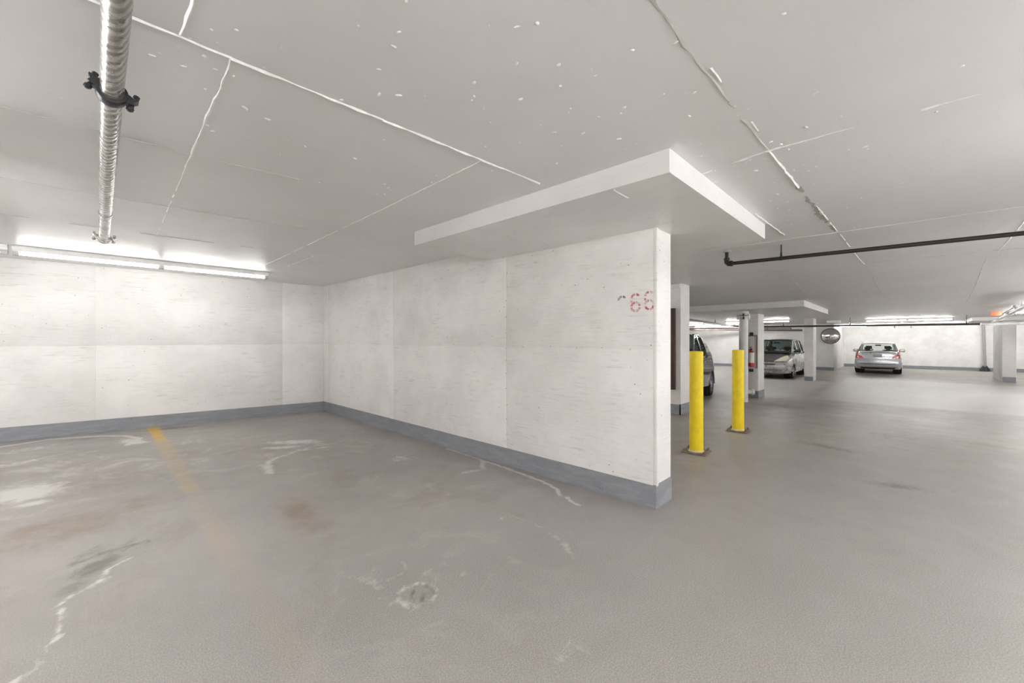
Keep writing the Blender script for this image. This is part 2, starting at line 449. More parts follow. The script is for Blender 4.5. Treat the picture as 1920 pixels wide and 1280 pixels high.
# ------------------------------------------------------------------ ceiling slab (with thickness) and its paint ridges
def slab_strip(name, x0, x1, y0, y1, z_of, thick, mat, parent=None, step=.4):
    b = MB(); n = max(1, int((x1 - x0) / step)); xs = [x0 + (x1 - x0) * i / n for i in range(n + 1)]
    vs = []
    for x in xs:
        z = z_of(x); vs += [(x, y0, z), (x, y1, z), (x, y1, z + thick), (x, y0, z + thick)]
    fs = [(0, 1, 2, 3), (4 * n + 3, 4 * n + 2, 4 * n + 1, 4 * n)]
    for i in range(n):
        for k in range(4): fs.append((4 * i + k, 4 * i + 4 + k, 4 * i + 4 + (k + 1) % 4, 4 * i + (k + 1) % 4))
    b.add(vs, fs)
    return b.build(name, mat, parent)
ceiling = struct(slab_strip('ceiling', -6.1, 33.4, -9.1, 12.3, zc, .25, M['ceiling']))

def ridge(pts, wd, hgt, mat='ridge', jag=.35, step=.06, keep=1.0, name='seam_ridge', z_of=zc):
    """a thin raised fin of paint and grout along a formwork seam on the ceiling's underside"""
    b = MB(); P = [Vector((x, y, 0)) for x, y in pts]
    run = []
    def flush():
        if len(run) < 2: return
        vs = []; fs = []
        for (p, nrm, wv, hv) in run:
            z = z_of(p.x)
            a = p + nrm * wv; c = p - nrm * wv
            vs += [(a.x, a.y, z + .002), (p.x + nrm.x * wv * .3, p.y + nrm.y * wv * .3, z - hv), (c.x, c.y, z + .002)]
        for i in range(len(run) - 1):
            o = 3 * i; fs += [(o, o + 3, o + 4, o + 1), (o + 1, o + 4, o + 5, o + 2), (o + 2, o + 5, o + 3, o)]
        e = 3 * (len(run) - 1); fs += [(0, 1, 2), (e + 2, e + 1, e)]
        b.add(vs, fs)
    for i in range(len(P) - 1):
        d = P[i + 1] - P[i]; L = d.length; n = max(1, int(L / step)); nrm = Vector((-d.y, d.x, 0)).normalized()
        for k in range(n + 1):
            p = P[i] + d * (k / n) + nrm * random.gauss(0, wd * .12)
            if random.random() > keep:
                flush(); run = []
                continue
            j = 1 + random.uniform(-jag, jag)
            run.append((p, nrm, wd * .5 * j, hgt * (1 + random.uniform(-jag, jag))))
    flush()
    if b.v: return b.build(name, M[mat], ceiling, 40)
ridge([(-1.2, 1.86), (.09, 1.838), (.38, 1.835)], .012, .006)
ridge([(.38, 1.84), (1.0, 1.825), (1.63, 1.812), (2.14, 1.80)], .013, .006, jag=.5)
ridge([(.23, 1.83), (.235, 1.3), (.24, .6)], .012, .005, jag=.5)
ridge([(.385, 1.84), (.43, 3.2)], .014, .005, jag=.5)
ridge([(.43, 3.2), (.512, 5.775), (.53, 6.5)], .010, .003, keep=.75, jag=.6)
ridge([(1.63, 1.815), (1.66, 2.6), (1.72, 4.6), (1.775, 6.7)], .014, .004, keep=.96, jag=.5)
ridge([(2.03, 6.6), (2.0, 5.4)], .02, .003, keep=.8, jag=.6)
ridge([(-2.5, 2.98), (.43, 2.96), (.98, 2.9)], .012, .003, 'seam_grey', keep=.9)
ridge([(-2.5, 4.2), (.0, 4.28), (.46, 4.24), (1.3, 4.17), (1.7, 4.15)], .012, .003, 'seam_grey', keep=.95)
ridge([(-2.5, 5.5), (.5, 5.5), (1.7, 5.4)], .010, .003, 'seam_grey', keep=.8)
ridge([(1.0, .58), (2.0, .575), (2.65, .567)], .022, .003, 'seam_grey', keep=.93, jag=.6)
ridge([(1.2, .56), (2.5, .55)], .012, .004, keep=.45, jag=.7)
ridge([(2.67, .566), (3.0, .56), (3.45, .553)], .016, .006, jag=.5)
ridge([(3.4, .555), (3.7, .55), (4.35, .54), (5.1, .52)], .05, .0025, 'patch', keep=.93, jag=.7)
ridge([(3.9, .53), (5.1, .505)], .012, .005, keep=.7, jag=.6)
ridge([(5.2, .50), (6.6, .48), (7.6, .45)], .014, .005, keep=.95)
ridge([(7.8, .44), (10.5, .38)], .016, .003, 'seam_grey', keep=.85)
ridge([(2.74, .95), (2.66, .58), (2.665, .2), (2.69, -.4)], .016, .005, keep=.7, jag=.7)
ridge([(5.13, 2.2), (5.132, .94), (5.178, -.66), (5.2, -3)], .014, .004, keep=.98)
ridge([(5.81, -.74), (6.8, -.76), (7.71, -.77)], .012, .004, keep=.95)
ridge([(8.1, -.72), (10.5, -.80), (14.5, -.96)], .016, .003, 'seam_grey', keep=.9)
ridge([(3.9, .93), (4.4, .92), (5.1, .90)], .012, .005, keep=.9)
ridge([(7.4, 1.6), (7.5, -.4), (7.5, -3)], .012, .002, 'seam_grey', keep=.8)
ridge([(6.2, 2.6), (6.9, 1.3), (8.6, 1.45), (10.6, 1.5)], .012, .003, keep=.5)
# larger paint blisters lying on the ceiling
def blisters():
    b = MB()
    spots = [(.30, 1.72), (.36, 1.66), (.31, 1.9), (.42, 2.5), (.45, 2.55)]
    for c, sd, n in (((2.9, .62), .35, 26), ((3.5, .85), .5, 24), ((1.15, 1.1), .35, 14), ((1.5, .9), .4, 16), ((1.6, 1.5), .3, 10), ((2.8, .2), .4, 14), ((3.6, -.7), .25, 10), ((.9, 1.4), .3, 8), ((1.0, 2.6), .4, 12), ((1.7, 2.6), .3, 12), ((4.2, .7), .4, 14), ((6.5, -.3), .8, 8), ((.42, 2.0), .1, 6)):
        spots += [(random.gauss(c[0], sd), random.gauss(c[1], sd * .8)) for _ in range(n)]
    for x, y in spots:
        r = random.uniform(.003, .009); a = random.uniform(0, PI); e = random.uniform(1, 2.4)
        m = Matrix.Translation((x, y, zc(x))) @ Matrix.Rotation(a, 4, 'Z') @ Matrix.Diagonal((r * e, r, r * .5, 1))
        b.lathe([(1, .1), (.8, -.6), (.3, -1)], 7, m)
    o = b.build('paint_blisters', M['ridge'], ceiling, 60); o['kind'] = 'stuff'
blisters()

# ------------------------------------------------------------------ walls
def wall_box(name, x0, x1, y0, y1, z0=-.3, z1=2.6, mat='wall', parent=None):
    return struct(MB().box(x0, x1, y0, y1, z0, z1).build(name, M[mat], parent, 0))
YW, XP = 8.368, 3.277
wall_back = wall_box('wall_back', -6.1, 7.75, YW + .004, YW + .25)
wall_left = wall_box('wall_left', -6.3, -6.05, -9.1, 8.6)
wall_front = wall_box('wall_front', -6.1, 33.4, -9.3, -9.0)
wall_far = wall_box('wall_far', 33.0, 33.3, -9.1, 3.2)
wall_block = wall_box('wall_far_corner', 28.2, 33.3, 2.95, 12.3)
wall_bay = wall_box('wall_bay', 8.1, 28.3, 12.0, 12.3)
wall_mid = wall_box('wall_middle', 7.735, 8.165, 3.08, 12.2)
# partition: core, form-marked panels on its face, corner bead on its free end
wall_right = wall_box('wall_right', XP + .004, XP + .30, 1.512, YW + .1, -.2, 2.46)
def panel(parent, name, x0, x1, y0, y1, z0, z1):
    MB().box(x0, x1, y0, y1, z0, z1, None, .0018).build(name, M['wall'], parent, 25)
J = .0028
ys_ = [1.512, 3.25, 5.69, 8.13, YW]
for a, b in zip(ys_[:-1], ys_[1:]):
    for z0, z1 in ((.0, 1.325), (1.325, 2.47)):
        panel(wall_right, 'form_panel', XP, XP + .012, a + (J if a > 1.6 else 0), b - J, z0 + J, z1 - J)
xs_ = [-6.0, -4.78, -2.34, .10, 2.54, XP + .004]
for a, b in zip(xs_[:-1], xs_[1:]):
    for z0, z1 in ((.0, 1.322), (1.322, 2.47)):
        panel(wall_back, 'form_panel', a + J, b - J, YW, YW + .012, z0 + J, z1 - J)
MB().box(XP - .004, XP + .028, 1.497, 1.53, .19, 2.34, None, .006).build('corner_bead', M['wall'], wall_right)
# tie holes beside the joints of the partition
b = MB()
for z in [.35, .52, .68, .86, 1.03, 1.18, 1.31, 1.48, 1.66, 1.84, 2.0, 2.15]:
    b.lathe([(.009, 0), (.007, .002), (.003, .0025)], 8, Matrix.Translation((XP, 3.25 + random.uniform(-.01, .01), z)) @ Matrix.Rotation(-PI / 2, 4, 'Y'))
for y in [3.0, 2.62, 2.3, 2.02, 1.74]:
    b.lathe([(.008, 0), (.006, .002), (.003, .0025)], 8, Matrix.Translation((XP, y, 1.34 + random.uniform(-.02, .0))) @ Matrix.Rotation(-PI / 2, 4, 'Y'))
o = b.build('tie_hole', M['seam_grey'], wall_right); o['kind'] = 'stuff'
# partition base paint
bb = struct(MB().box(XP - .005, XP + .02, 1.506, YW, -.02, .192).build('baseboard_right', M['band'], None, 0))
MB().box(XP - .0065, XP + .305, 1.5035, 1.53, -.02, .200).build('end_return', M['band'], bb, 0)
# back wall base paint follows the rising floor
def strip_base(name, x0, x1, y0, y1, h, n=20):
    b = MB(); vs = []; fs = []
    for i in range(n + 1):
        x = x0 + (x1 - x0) * i / n; z = zf(x, 8)
        vs += [(x, y0, z - .02), (x, y1, z - .02), (x, y1, z + h), (x, y0, z + h)]
    for i in range(n):
        for k in range(4): fs.append((4 * i + k, 4 * i + 4 + k, 4 * i + 4 + (k + 1) % 4, 4 * i + (k + 1) % 4))
    fs += [(0, 1, 2, 3), (4 * n + 3, 4 * n + 2, 4 * n + 1, 4 * n)]
    return struct(b.add(vs, fs).build(name, M['band'], None, 0))
strip_base('baseboard_back', -6.0, XP, YW - .006, YW + .01, .185)
struct(MB().box(32.99, 33.05, -9.0, 2.95, -.26, -.06).build('baseboard_far', M['band'], None, 0))
struct(MB().box(28.19, 28.25, 2.95, 12.0, -.26, -.08).build('baseboard_far_corner', M['band'], None, 0))
wb = struct(MB().box(7.730, 7.76, 3.075, 12, -.05, .19).build('baseboard_middle', M['band'], None, 0))
MB().box(7.730, 8.17, 3.074, 3.10, -.05, .20).build('end_return', M['band'], wb, 0)
# ledge and recess at the head of the middle wall's side face
MB().box(7.70, 7.75, 3.085, 7, 2.38, 2.455, None, .004).build('head_ledge', M['wall'], wall_mid)

# dropped slab panels (column caps)
def drop_panel(name, x0, x1, y0, y1, t):
    o = slab_strip(name, x0, x1, y0, y1, lambda x: zc(x) - t, t + .02, M['drop'])
    return struct(o)
def drop_material():
    t = NT('drop_panel_paint')
    g = t.noise(5, 6, .65, t.co((1.2, 1.2, 9)), .4)
    n = t.noise(1.4, 4)
    c = t.mix(t.ramp(n, .35, .7), (.81, .80, .79), (.74, .73, .72))
    c = t.mix(t.ramp(g, .58, .76, 0, .45), c, (.56, .53, .52))
    return t.fin(c, t.ramp(n, .3, .7, .30, .42), t.bump(g, .25, .006))
M['drop'] = drop_material()
dp = drop_panel('ceiling_drop_panel', 2.245, 4.34, .955, 3.50, .134)
drop_panel('ceiling_drop_panel', 11.06, 14.83, 1.68, 4.6, .134)
drop_panel('ceiling_drop_panel', 23.9, 26.8, -4.4, -1.75, .134)
ridge([(2.26, 1.315), (2.6, 1.32), (2.9, 1.325)], .012, .004, keep=.6, z_of=lambda x: CE - .134)
ridge([(2.9, 1.325), (3.16, 1.33)], .014, .003, 'seam_grey', z_of=lambda x: CE - .134)

# columns: part of the building
def column(x0, x1, y0, y1, top, bandh, faces='xy'):
    z = zf((x0 + x1) / 2)
    o = struct(MB().box(x0, x1, y0, y1, z - .05, top, None, .012).build('column', M['wall'], None, 30))
    if faces == 'xy': MB().box(x0 - .005, x1 + .005, y0 - .005, y1 + .005, z - .04, z + bandh).build('base_band', M['band'], o, 0)
    elif faces == 'x': MB().box(x0 - .006, x0 + .05, y0 + .01, y1 - .01, z - .04, z + bandh).build('base_band', M['band'], o, 0)
    return o
column(13.24, 13.89, 3.08, 3.39, zc(13.5) - .13, .20)
column(20.29, 20.95, 2.77, 3.08, zc(20.5), .17, 'x')
column(25.0, 27.4, -2.98, -2.62, zc(26) - .13, .20, 'x')

# dark board standing in the recess of the middle wall
tag(MB().box(7.66, 7.725, 3.165, 3.60, .47, 2.0, None, .006).build('wall_board', M['darkbrown']), 'narrow dark brown board fixed to the wall behind the white partition', 'board')

# ------------------------------------------------------------------ painted stall number
def arc(b, cy, cz, ry, rz, a0, a1, th, n=6):
    vs = []; fs = []
    for i in range(n + 1):
        a = math.radians(a0 + (a1 - a0) * i / n)
        for k in (0, 1):
            f = 1 - k * th
            vs.append((cy - math.cos(a) * ry * f, cz + math.sin(a) * rz * f))
    n1 = len(vs)
    P = [(XP - .0012, y, z) for y, z in vs] + [(XP + .001, y, z) for y, z in vs]
    for i in range(n):
        o = 2 * i
        fs += [(o, o + 1, o + 3, o + 2), (n1 + o + 2, n1 + o + 3, n1 + o + 1, n1 + o), (o, o + 2, n1 + o + 2, n1 + o), (o + 1, n1 + o + 1, n1 + o + 3, o + 3)]
    fs += [(0, n1, n1 + 1, 1), (2 * n, 2 * n + 1, n1 + 2 * n + 1, n1 + 2 * n)]
    b.add(P, fs)
def six(cy, cz):
    b = MB()
    for a0, a1 in ((8, 82), (98, 172), (188, 262), (278, 352)): arc(b, cy, cz - .036, .048, .046, a0, a1, .40)
    arc(b, cy, cz + .034, .046, .048, 98, 172, .40); arc(b, cy, cz + .034, .046, .048, 35, 82, .40)
    arc(b, cy, cz + .022, .048, .045, 182, 212, .38, 3)
    return b.build('stencil_numeral', M['red_paint'], wall_right, 0)
six(1.690, 1.722); six(1.564, 1.732)
b = MB(); arc(b, 1.815, 1.742, .048, .050, 98, 172, .38); arc(b, 1.815, 1.742, .048, .050, 40, 82, .38)
b.build('stencil_mark', M['black_paint'], wall_right, 0)

# ------------------------------------------------------------------ fluorescent battens
def batten(label, group, x, y, z, rotz, lit='tube', L=2.56, hang=0.0):
    """two-lamp strip fitting; local x runs along it, z = ceiling height"""
    t = thing('batten_light', label, 'ceiling light', (x, y, z - hang), rotz, group)
    if hang:
        for s in (-.9, .9): MB().tube([(s, 0, -.005), (s, 0, hang)], .006, 8).build('suspension_rod', M['zinc'], t)
    hb = MB()
    prof = [(-.045, 0), (-.052, -.018), (-.040, -.058), (.040, -.058), (.052, -.018), (.045, 0)]
    vs = [(s * L / 2, py, pz) for s in (-1, 1) for py, pz in prof]; n = 6
    hb.add(vs, [tuple(range(n))[::-1], tuple(range(n, 2 * n))] + [(i, (i + 1) % n, n + (i + 1) % n, n + i) for i in range(n)])
    hb.build('housing', M['white_steel'], t, 20)
    for s in (-1, 1):
        a, c = (s * (L / 2 - .045), s * .035)
        MB().tube([(a, 0, -.083), (c, 0, -.083)], .0145, 12).build('lamp', M[lit] if lit else M['white_steel'], t)
    for xx, wd in ((-L / 2 + .025, .05), (0, .06), (L / 2 - .025, .05)):
        MB().box(xx - wd / 2, xx + wd / 2, -.020, .020, -.105, -.055, None, .004).build('lamp_holder', M['socket'], t)
    return t
LG = 'fluorescent battens on the garage ceiling'
batten('twin tube fluorescent batten along the ceiling over the empty bay', LG, .71, 7.25, CE - .002, 0, 'dim_tube')
batten('fluorescent batten cut by the left frame edge, next in line to the long lit one', LG, -1.88, 7.25, CE - .002, 0, False)
batten('lit batten mostly hidden behind the column with the extinguisher', LG, 20.7, 4.90, zc(20) - .002, PI / 2, 'mid_tube')
batten('lit twin tube batten above and before the silver sedan', LG, 22.9, .06, zc(20) - .002, PI / 2 + .06, 'mid_tube')
batten('lit batten at the right frame edge behind the white drain pipe', LG, 19.0, -3.35, zc(19), PI / 2)
OFF = 'unseen fluorescent battens added to light the garage'
OL = 'unseen twin tube fluorescent batten added for brightness'
for (x, y, r, h) in ((-2.5, 5.6, 0, .25), (-1.85, 3.4, 0, .3), (-3.6, 1.4, 0, .3), (-.7, -.5, 0, .3), (2.6, -1.5, 0, .38), (6.2, -2.3, 0, .38), (10.0, -2.6, 0, .38), (13.8, -3.1, 0, .38), (17.5, -3.6, 0, .3), (-1.0, -3.4, 0, .3), (3.0, -4.6, 0, .38), (8.0, -5.2, 0, .38), (-4.4, -.6, PI / 2, 0), (5.6, 7.0, 0, 0), (11, 8.8, 0, 0), (16.5, 8.6, 0, 0), (22.5, 9.0, PI / 2, 0), (26.0, 8.2, PI / 2, 0), (30.8, -3.6, PI / 2, 0), (30.8, -.9, PI / 2, 0), (30.8, 1.7, PI / 2, 0), (27.0, -5.4, PI / 2, 0), (20.5, -6.0, PI / 2, 0), (14.5, -6.0, PI / 2, 0)):
    batten(OL, OFF, x, y, zc(x + 1.3) - .002, r, 'mid_tube' if x > 30 or y == 5.6 else 'tube', hang=h)  # unseen battens added for brightness; some hung low to light the ceiling

# ------------------------------------------------------------------ galvanised pipe with grooved couplings
def coupling(parent, p, d, r, mat, rot, name='coupling'):
    """ring with two bolted ears, axis d through p"""
    d = Vector(d).normalized()
    q = d.to_track_quat('Z', 'Y').to_matrix().to_4x4()
    m = Matrix.Translation(p) @ q @ Matrix.Rotation(rot, 4, 'Z')
    b = MB()
    b.lathe([(r * .98, -.024), (r * 1.28, -.024), (r * 1.36, -.016), (r * 1.36, .016), (r * 1.28, .024), (r * .98, .024)], 28, m, cap=False)
    for s in (-1, 1):
        b.prism([(s * r * 1.1, -.010), (s * r * 1.1, .022), (s * r * 1.75, .017), (s * r * 2.1, .024), (s * r * 2.15, .018), (s * r * 1.85, .004), (s * r * 2.0, -.006), (s * r * 1.6, -.010)], -.020, .020, m)
    o = b.build(name, M[mat], parent)
    for s in (-1, 1):
        bb_ = MB(); m2 = m @ Matrix.Translation((s * r * 1.78, 0, 0)) @ Matrix.Rotation(PI / 2, 4, 'X')
        bb_.lathe([(.006, -.034), (.006, .030)], 8, m2); bb_.lathe([(.0115, .014), (.0115, .026)], 6, m2); bb_.lathe([(.010, -.040), (.010, -.030)], 6, m2)
        bb_.build('bolt', M[mat], o)
    return o
pA, pB = Vector((.042, .30, 2.375)), Vector((.112, 4.98, 2.268))
gp = thing('sprinkler_main', 'thick galvanised pipe under the ceiling with black coupling rings', 'pipe', (0, 0, 0))
gp.location = pA
def rel(v): return Vector(v) - pA
dirp = pB - pA
MB().tube([Vector((0, 0, 0)), dirp], .033, 28).build('pipe', M['galv'], gp)
coupling(gp, dirp * ((2.17 - .30) / (4.98 - .30)), dirp, .034, 'iron', .35)
coupling(gp, dirp * .992, dirp, .034, 'galv', .1)
MB().tube([dirp * .985, dirp * 1.012, dirp * 1.018], [.0335, .0335, .022], 24).build('end_cap', M['galv'], gp)
for f in (.12, .80):
    p = dirp * f; b = MB(); b.tube([p + Vector((0, 0, .033)), (p.x, p.y, CE - pA.z)], .005, 8)
    b.lathe([(.0335, -.012), (.037, -.012), (.037, .012), (.0335, .012)], 20, Matrix.Translation(p) @ dirp.normalized().to_track_quat('Z', 'Y').to_matrix().to_4x4(), cap=False)
    b.build('hanger', M['galv'], gp)

# ------------------------------------------------------------------ black sprinkler pipe on the right
def hanger(parent, p, r, top, mat='iron'):
    b = MB(); p = Vector(p)
    b.tube([(p.x, p.y, p.z + r), (p.x, p.y, top)], .007, 8)
    b.tube([(p.x, p.y, p.z + r * .8), (p.x, p.y, p.z + r * 3.2)], [r * .55, .009], 8)
    b.lathe([(r * 1.0, -.012), (r * 1.16, -.012), (r * 1.16, .012), (r * 1.0, .012)], 16, Matrix.Translation(p) @ Matrix.Rotation(PI / 2, 4, 'X'), cap=False)
    return b.build('hanger', M[mat], parent)
e = Vector((5.34, 1.575, 0)); zp = 2.313
bp = thing('sprinkler_pipe', 'thin black pipe hung under the ceiling, elbowed up at its end', 'pipe', (e.x, e.y, zp))
q = Vector((5.78, -2.9, zp)) - Vector((e.x, e.y, zp))
MB().tube([Vector((0, 0, 0)), q], .0205, 14).build('pipe', M['black_pipe'], bp)
b = MB(); dq = q.normalized()
b.tube([dq * .06, dq * .02, Vector((0, 0, .02)), Vector((0, 0, .055))], [.029, .030, .030, .029], 14)
b.tube([dq * .035, dq * .065], .033, 14); b.tube([(0, 0, .045), (0, 0, .07)], .033, 14)
b.build('elbow', M['black_pipe'], bp)
MB().tube([(0, 0, .05), (0, 0, CE - zp)], .0205, 12).build('riser', M['black_pipe'], bp)
MB().lathe([(.05, 0), (.045, -.008), (.022, -.012)], 20, Matrix.Translation((0, 0, CE - zp))).build('escutcheon', M['seam_grey'], bp)
for f in (.122, .62): hanger(bp, q * f, .0205, CE - zp, 'black_pipe')

# ------------------------------------------------------------------ yellow bollards
def bollard(label, x, y, rot, r=.080, h=1.262):
    t = thing('bollard', label, 'bollard', (x, y, zf(x)), rot, 'yellow bollards by the standpipe')
    MB().lathe([(r, .018), (r, h - .008), (r - .006, h), (.002, h + .004)], 32).build('post', M['yellow'], t)
    pl = MB().box(-.145, .145, -.145, .145, 0, .018, None, .004).build('base_plate', M['rust'], t)
    for sx in (-1, 1):
        for sy in (-1, 1):
            MB().lathe([(.010, .016), (.010, .050)], 8, Matrix.Translation((sx * .115, sy * .115, 0))).lathe([(.019, .018), (.019, .034)], 6, Matrix.Translation((sx * .115, sy * .115, 0))).build('bolt', M['rust'], pl)
    b = MB(); b.lathe([(r + .014, .016), (r + .010, .026), (r + .001, .040)], 28, cap=False)
    b.build('weld_collar', M['chipped'], t)
    return t
bollard('nearer yellow bollard, beside the end of the white partition', 5.30, 1.915, .12)
bollard('farther yellow bollard, in front of the white standpipe', 6.985, 1.90, .10, .082, 1.25)

# ------------------------------------------------------------------ white standpipe behind the farther bollard
sx, sy = 11.95, 3.12
sz = zf(sx); top = zc(sx) - .134 - sz
sp = thing('standpipe', 'white flanged standpipe rising to the ceiling behind the farther bollard', 'pipe', (sx, sy, sz))
R = .105
MB().lathe([(R, 0), (R, top - .14)], 28).build('pipe', M['white_steel'], sp)
MB().lathe([(R * 1.45, top - .165), (R * 1.5, top - .155), (R * 1.5, top - .128), (R * 1.45, top - .12)], 28).build('flange', M['white_steel'], sp)
MB().lathe([(R * 1.5, top - .118), (R * 1.5, top - .104)], 28).build('gasket', M['iron'], sp)
MB().lathe([(R * 1.15, top - .104), (R * 1.2, top - .06), (R * 1.1, top)], 24).build('upper_fitting', M['white_steel'], sp)
for k, a in enumerate((2.4, 3.4, 4.4, .6, 1.5, 5.4)):
    MB().lathe([(.022, top - .21), (.022, top - .06)], 8, Matrix.Translation((math.cos(a) * R * 1.33, math.sin(a) * R * 1.33, 0))).build('bolt', M['iron' if k == 1 else 'white_steel'], sp)
MB().tube([(0, 0, .26), (.12, -.19, .26)], [.055, .055], 16).tube([(.105, -.165, .26), (.135, -.21, .26)], .075, 16).build('side_outlet', M['white_steel'], sp)

# ------------------------------------------------------------------ extinguisher and its wall box on the column
cx = 13.235
bx = thing('extinguisher_cabinet', 'tall beige backboard with brown edge on the column face', 'cabinet', (cx, 3.24, .60))
MB().box(-.012, 0, -.135, .135, 0, .93, None, .002).build('back_board', M['beige'], bx)
for y0, y1, z0, z1 in ((-.145, -.128, 0, .93), (.128, .145, 0, .93), (-.145, .145, .915, .935)):
    MB().box(-.045, 0, y0, y1, z0, z1, None, .003).build('side_board', M['brown'], bx)
MB().box(-.07, 0, -.04, .04, .935, 1.02, None, .01).build('top_latch', M['iron'], bx)
MB().box(-.08, 0, -.045, .055, -.10, -.02, None, .01).build('bottom_hook', M['iron'], bx)
fe = thing('fire_extinguisher', 'red fire extinguisher with white label hung on the column', 'extinguisher', (cx - .135, 3.225, .65))
MB().lathe([(.06, 0), (.075, .015), (.076, .36), (.065, .41), (.035, .445), (.028, .46)], 24).build('cylinder', M['red'], fe)
MB().lathe([(.0768, .11), (.0772, .12), (.0772, .385), (.0725, .40)], 24, cap=False).build('label', M['label_white'], fe)
MB().lathe([(.024, .455), (.026, .50), (.018, .51)], 14).build('valve', M['iron'], fe)
MB().box(-.02, .10, -.012, .012, .505, .52, None, .003).box(-.03, .11, -.012, .012, .545, .56, Matrix.Rotation(-.12, 4, 'Y'), .003).build('handle', M['iron'], fe)
MB().tube([(0, .02, .48), (-.03, .09, .46), (-.03, .105, .36), (-.02, .10, .16), (-.02, .098, .10)], [.011, .011, .011, .012, .017], 10).build('hose', M['iron'], fe)
MB().box(.06, .12, -.03, .03, .30, .34).build('bracket', M['iron'], fe)

# ------------------------------------------------------------------ far pipes
def long_pipe(name, label, pts, r, mat, hang=(), head=(), cat='pipe'):
    p0 = Vector(pts[0]); t = thing(name, label, cat, p0)
    P = [Vector(p) - p0 for p in pts]
    MB().tube(P, r, 14).build('pipe', M[mat], t)
    for f in hang:
        p = P[0].lerp(P[-1], f); hanger(t, p, r, zc((p + p0).x) - p0.z, mat)
    for f in head:
        p = P[0].lerp(P[-1], f); b = MB()
        b.lathe([(.018, -r - .02), (.018, -r + .01)], 10, Matrix.Translation(p)).lathe([(.014, -r - .07), (.022, -r - .02)], 10, Matrix.Translation(p)).lathe([(.04, -r - .078), (.04, -r - .072)], 12, Matrix.Translation(p))
        b.build('sprinkler_head', M['zinc'], t)
    return t
long_pipe('sprinkler_pipe', 'dark pipe running level across the aisle in front of the far lights', [(19.75, 4.55, 1.965), (21.4, -1.75, 1.955)], .035, 'black_pipe', (.13, .46, .95), (.66, .73))
long_pipe('drain_pipe', 'white pipe continuing level at the right from the dark pipe end', [(21.4, -1.78, 1.955), (22.4, -4.6, 1.955)], .045, 'white_steel', (.4,))
long_pipe('sprinkler_pipe', 'lower brown pipe crossing behind the columns and the grey crossover', [(25.6, 11.6, 2.09), (28.1, 4.35, 1.96)], .05, 'brown_pipe', (.32, .42, .78, .93))
long_pipe('sprinkler_pipe', 'thin second brown pipe just above the lower one behind the columns', [(24.6, 11.3, 2.12), (26.6, 4.6, 2.05)], .03, 'brown_pipe', (.3, .72))
long_pipe('drain_pipe', 'grey brown pipe slanting down towards the column with the extinguisher', [(11.9, 5.25, 2.13), (14.292, 5.44, 2.10), (22.8, 6.1, 2.07)], .04, 'brown_pipe', (.55, .88))
wp = long_pipe('drain_pipe', 'white drain pipe sloping across the upper right corner with a side branch', [(22.5, -2.14, 2.03), (11.5, -1.72, 2.19)], .045, 'white_steel', (.1, .45, .7))
d = Vector((11.5, -1.72, 2.19)) - Vector((22.5, -2.14, 2.03))
MB().tube([d * .34, d * .36 + Vector((0, .02, .10)), d * .60 + Vector((0, .02, .11)), d * .62 + Vector((0, 0, .02))], .032, 12).build('branch', M['white_steel'], wp)
for f in (.25, .5): coupling(wp, d * f, d, .046, 'white_steel', 0, 'collar')
tag(MB().box(19.5, 19.54, -2.06, -1.82, 2.145, 2.275, None, .01).build('hanging_sign', M['orange']), 'small orange red sign hanging behind the white drain pipe', 'sign')
# down pipe on the far wall
dpz = zf(32.8)
dn = thing('downpipe', 'dirty grey downpipe on the far wall with a dark foot', 'pipe', (32.86, -2.86, dpz))
MB().tube([(0, .05, 2.5), (0, .02, 1.2), (0, 0, .25)], [.055, .06, .065], 14).build('pipe', M['dirty_pipe'], dn)
MB().lathe([(.20, 0), (.18, .10), (.10, .24), (.075, .30)], 14, Matrix.Diagonal((.6, 1, 1, 1))).build('foot', M['iron'], dn)
# small white box on the ceiling beside the middle fitting
jb = thing('junction_box', 'small white box on the ceiling left of the middle batten', 'box', (23.4, 2.45, zc(23)))
MB().box(-.1, .1, -.25, .25, -.11, 0, None, .015).build('cover', M['white_steel'], jb)
MB().box(-.11, -.1, -.2, .2, -.095, -.02, None, .002).build('front_plate', M['label_white'], jb)

# ------------------------------------------------------------------ convex mirror on the far corner
mr = thing('convex_mirror', 'round convex traffic mirror on the far wall corner', 'mirror', (28.02, 3.07, 1.62), 0)
m = Matrix.Rotation(PI + .05, 4, 'Z') @ Matrix.Rotation(PI / 2, 4, 'Y')
prof = [(.40 * math.sin(a), .03 + .13 * math.cos(a)) for a in [PI / 2 * (1 - i / 10) for i in range(11)]]
prof[-1] = (.002, prof[-1][1])
MB().lathe(prof, 40, m).build('mirror_dome', M['mirror'], mr, 60)
MB().lathe([(.385, .0), (.42, .0), (.425, .03), (.40, .045), (.385, .03)], 40, m, cap=False).build('rim', M['trim'], mr)
MB().lathe([(.40, 0), (.05, -.05)], 32, m).build('back_shell', M['trim'], mr)
MB().tube([(.03, 0, .0), (.17, 0, .05), (.19, 0, .40)], .025, 10).build('bracket', M['zinc'], mr)

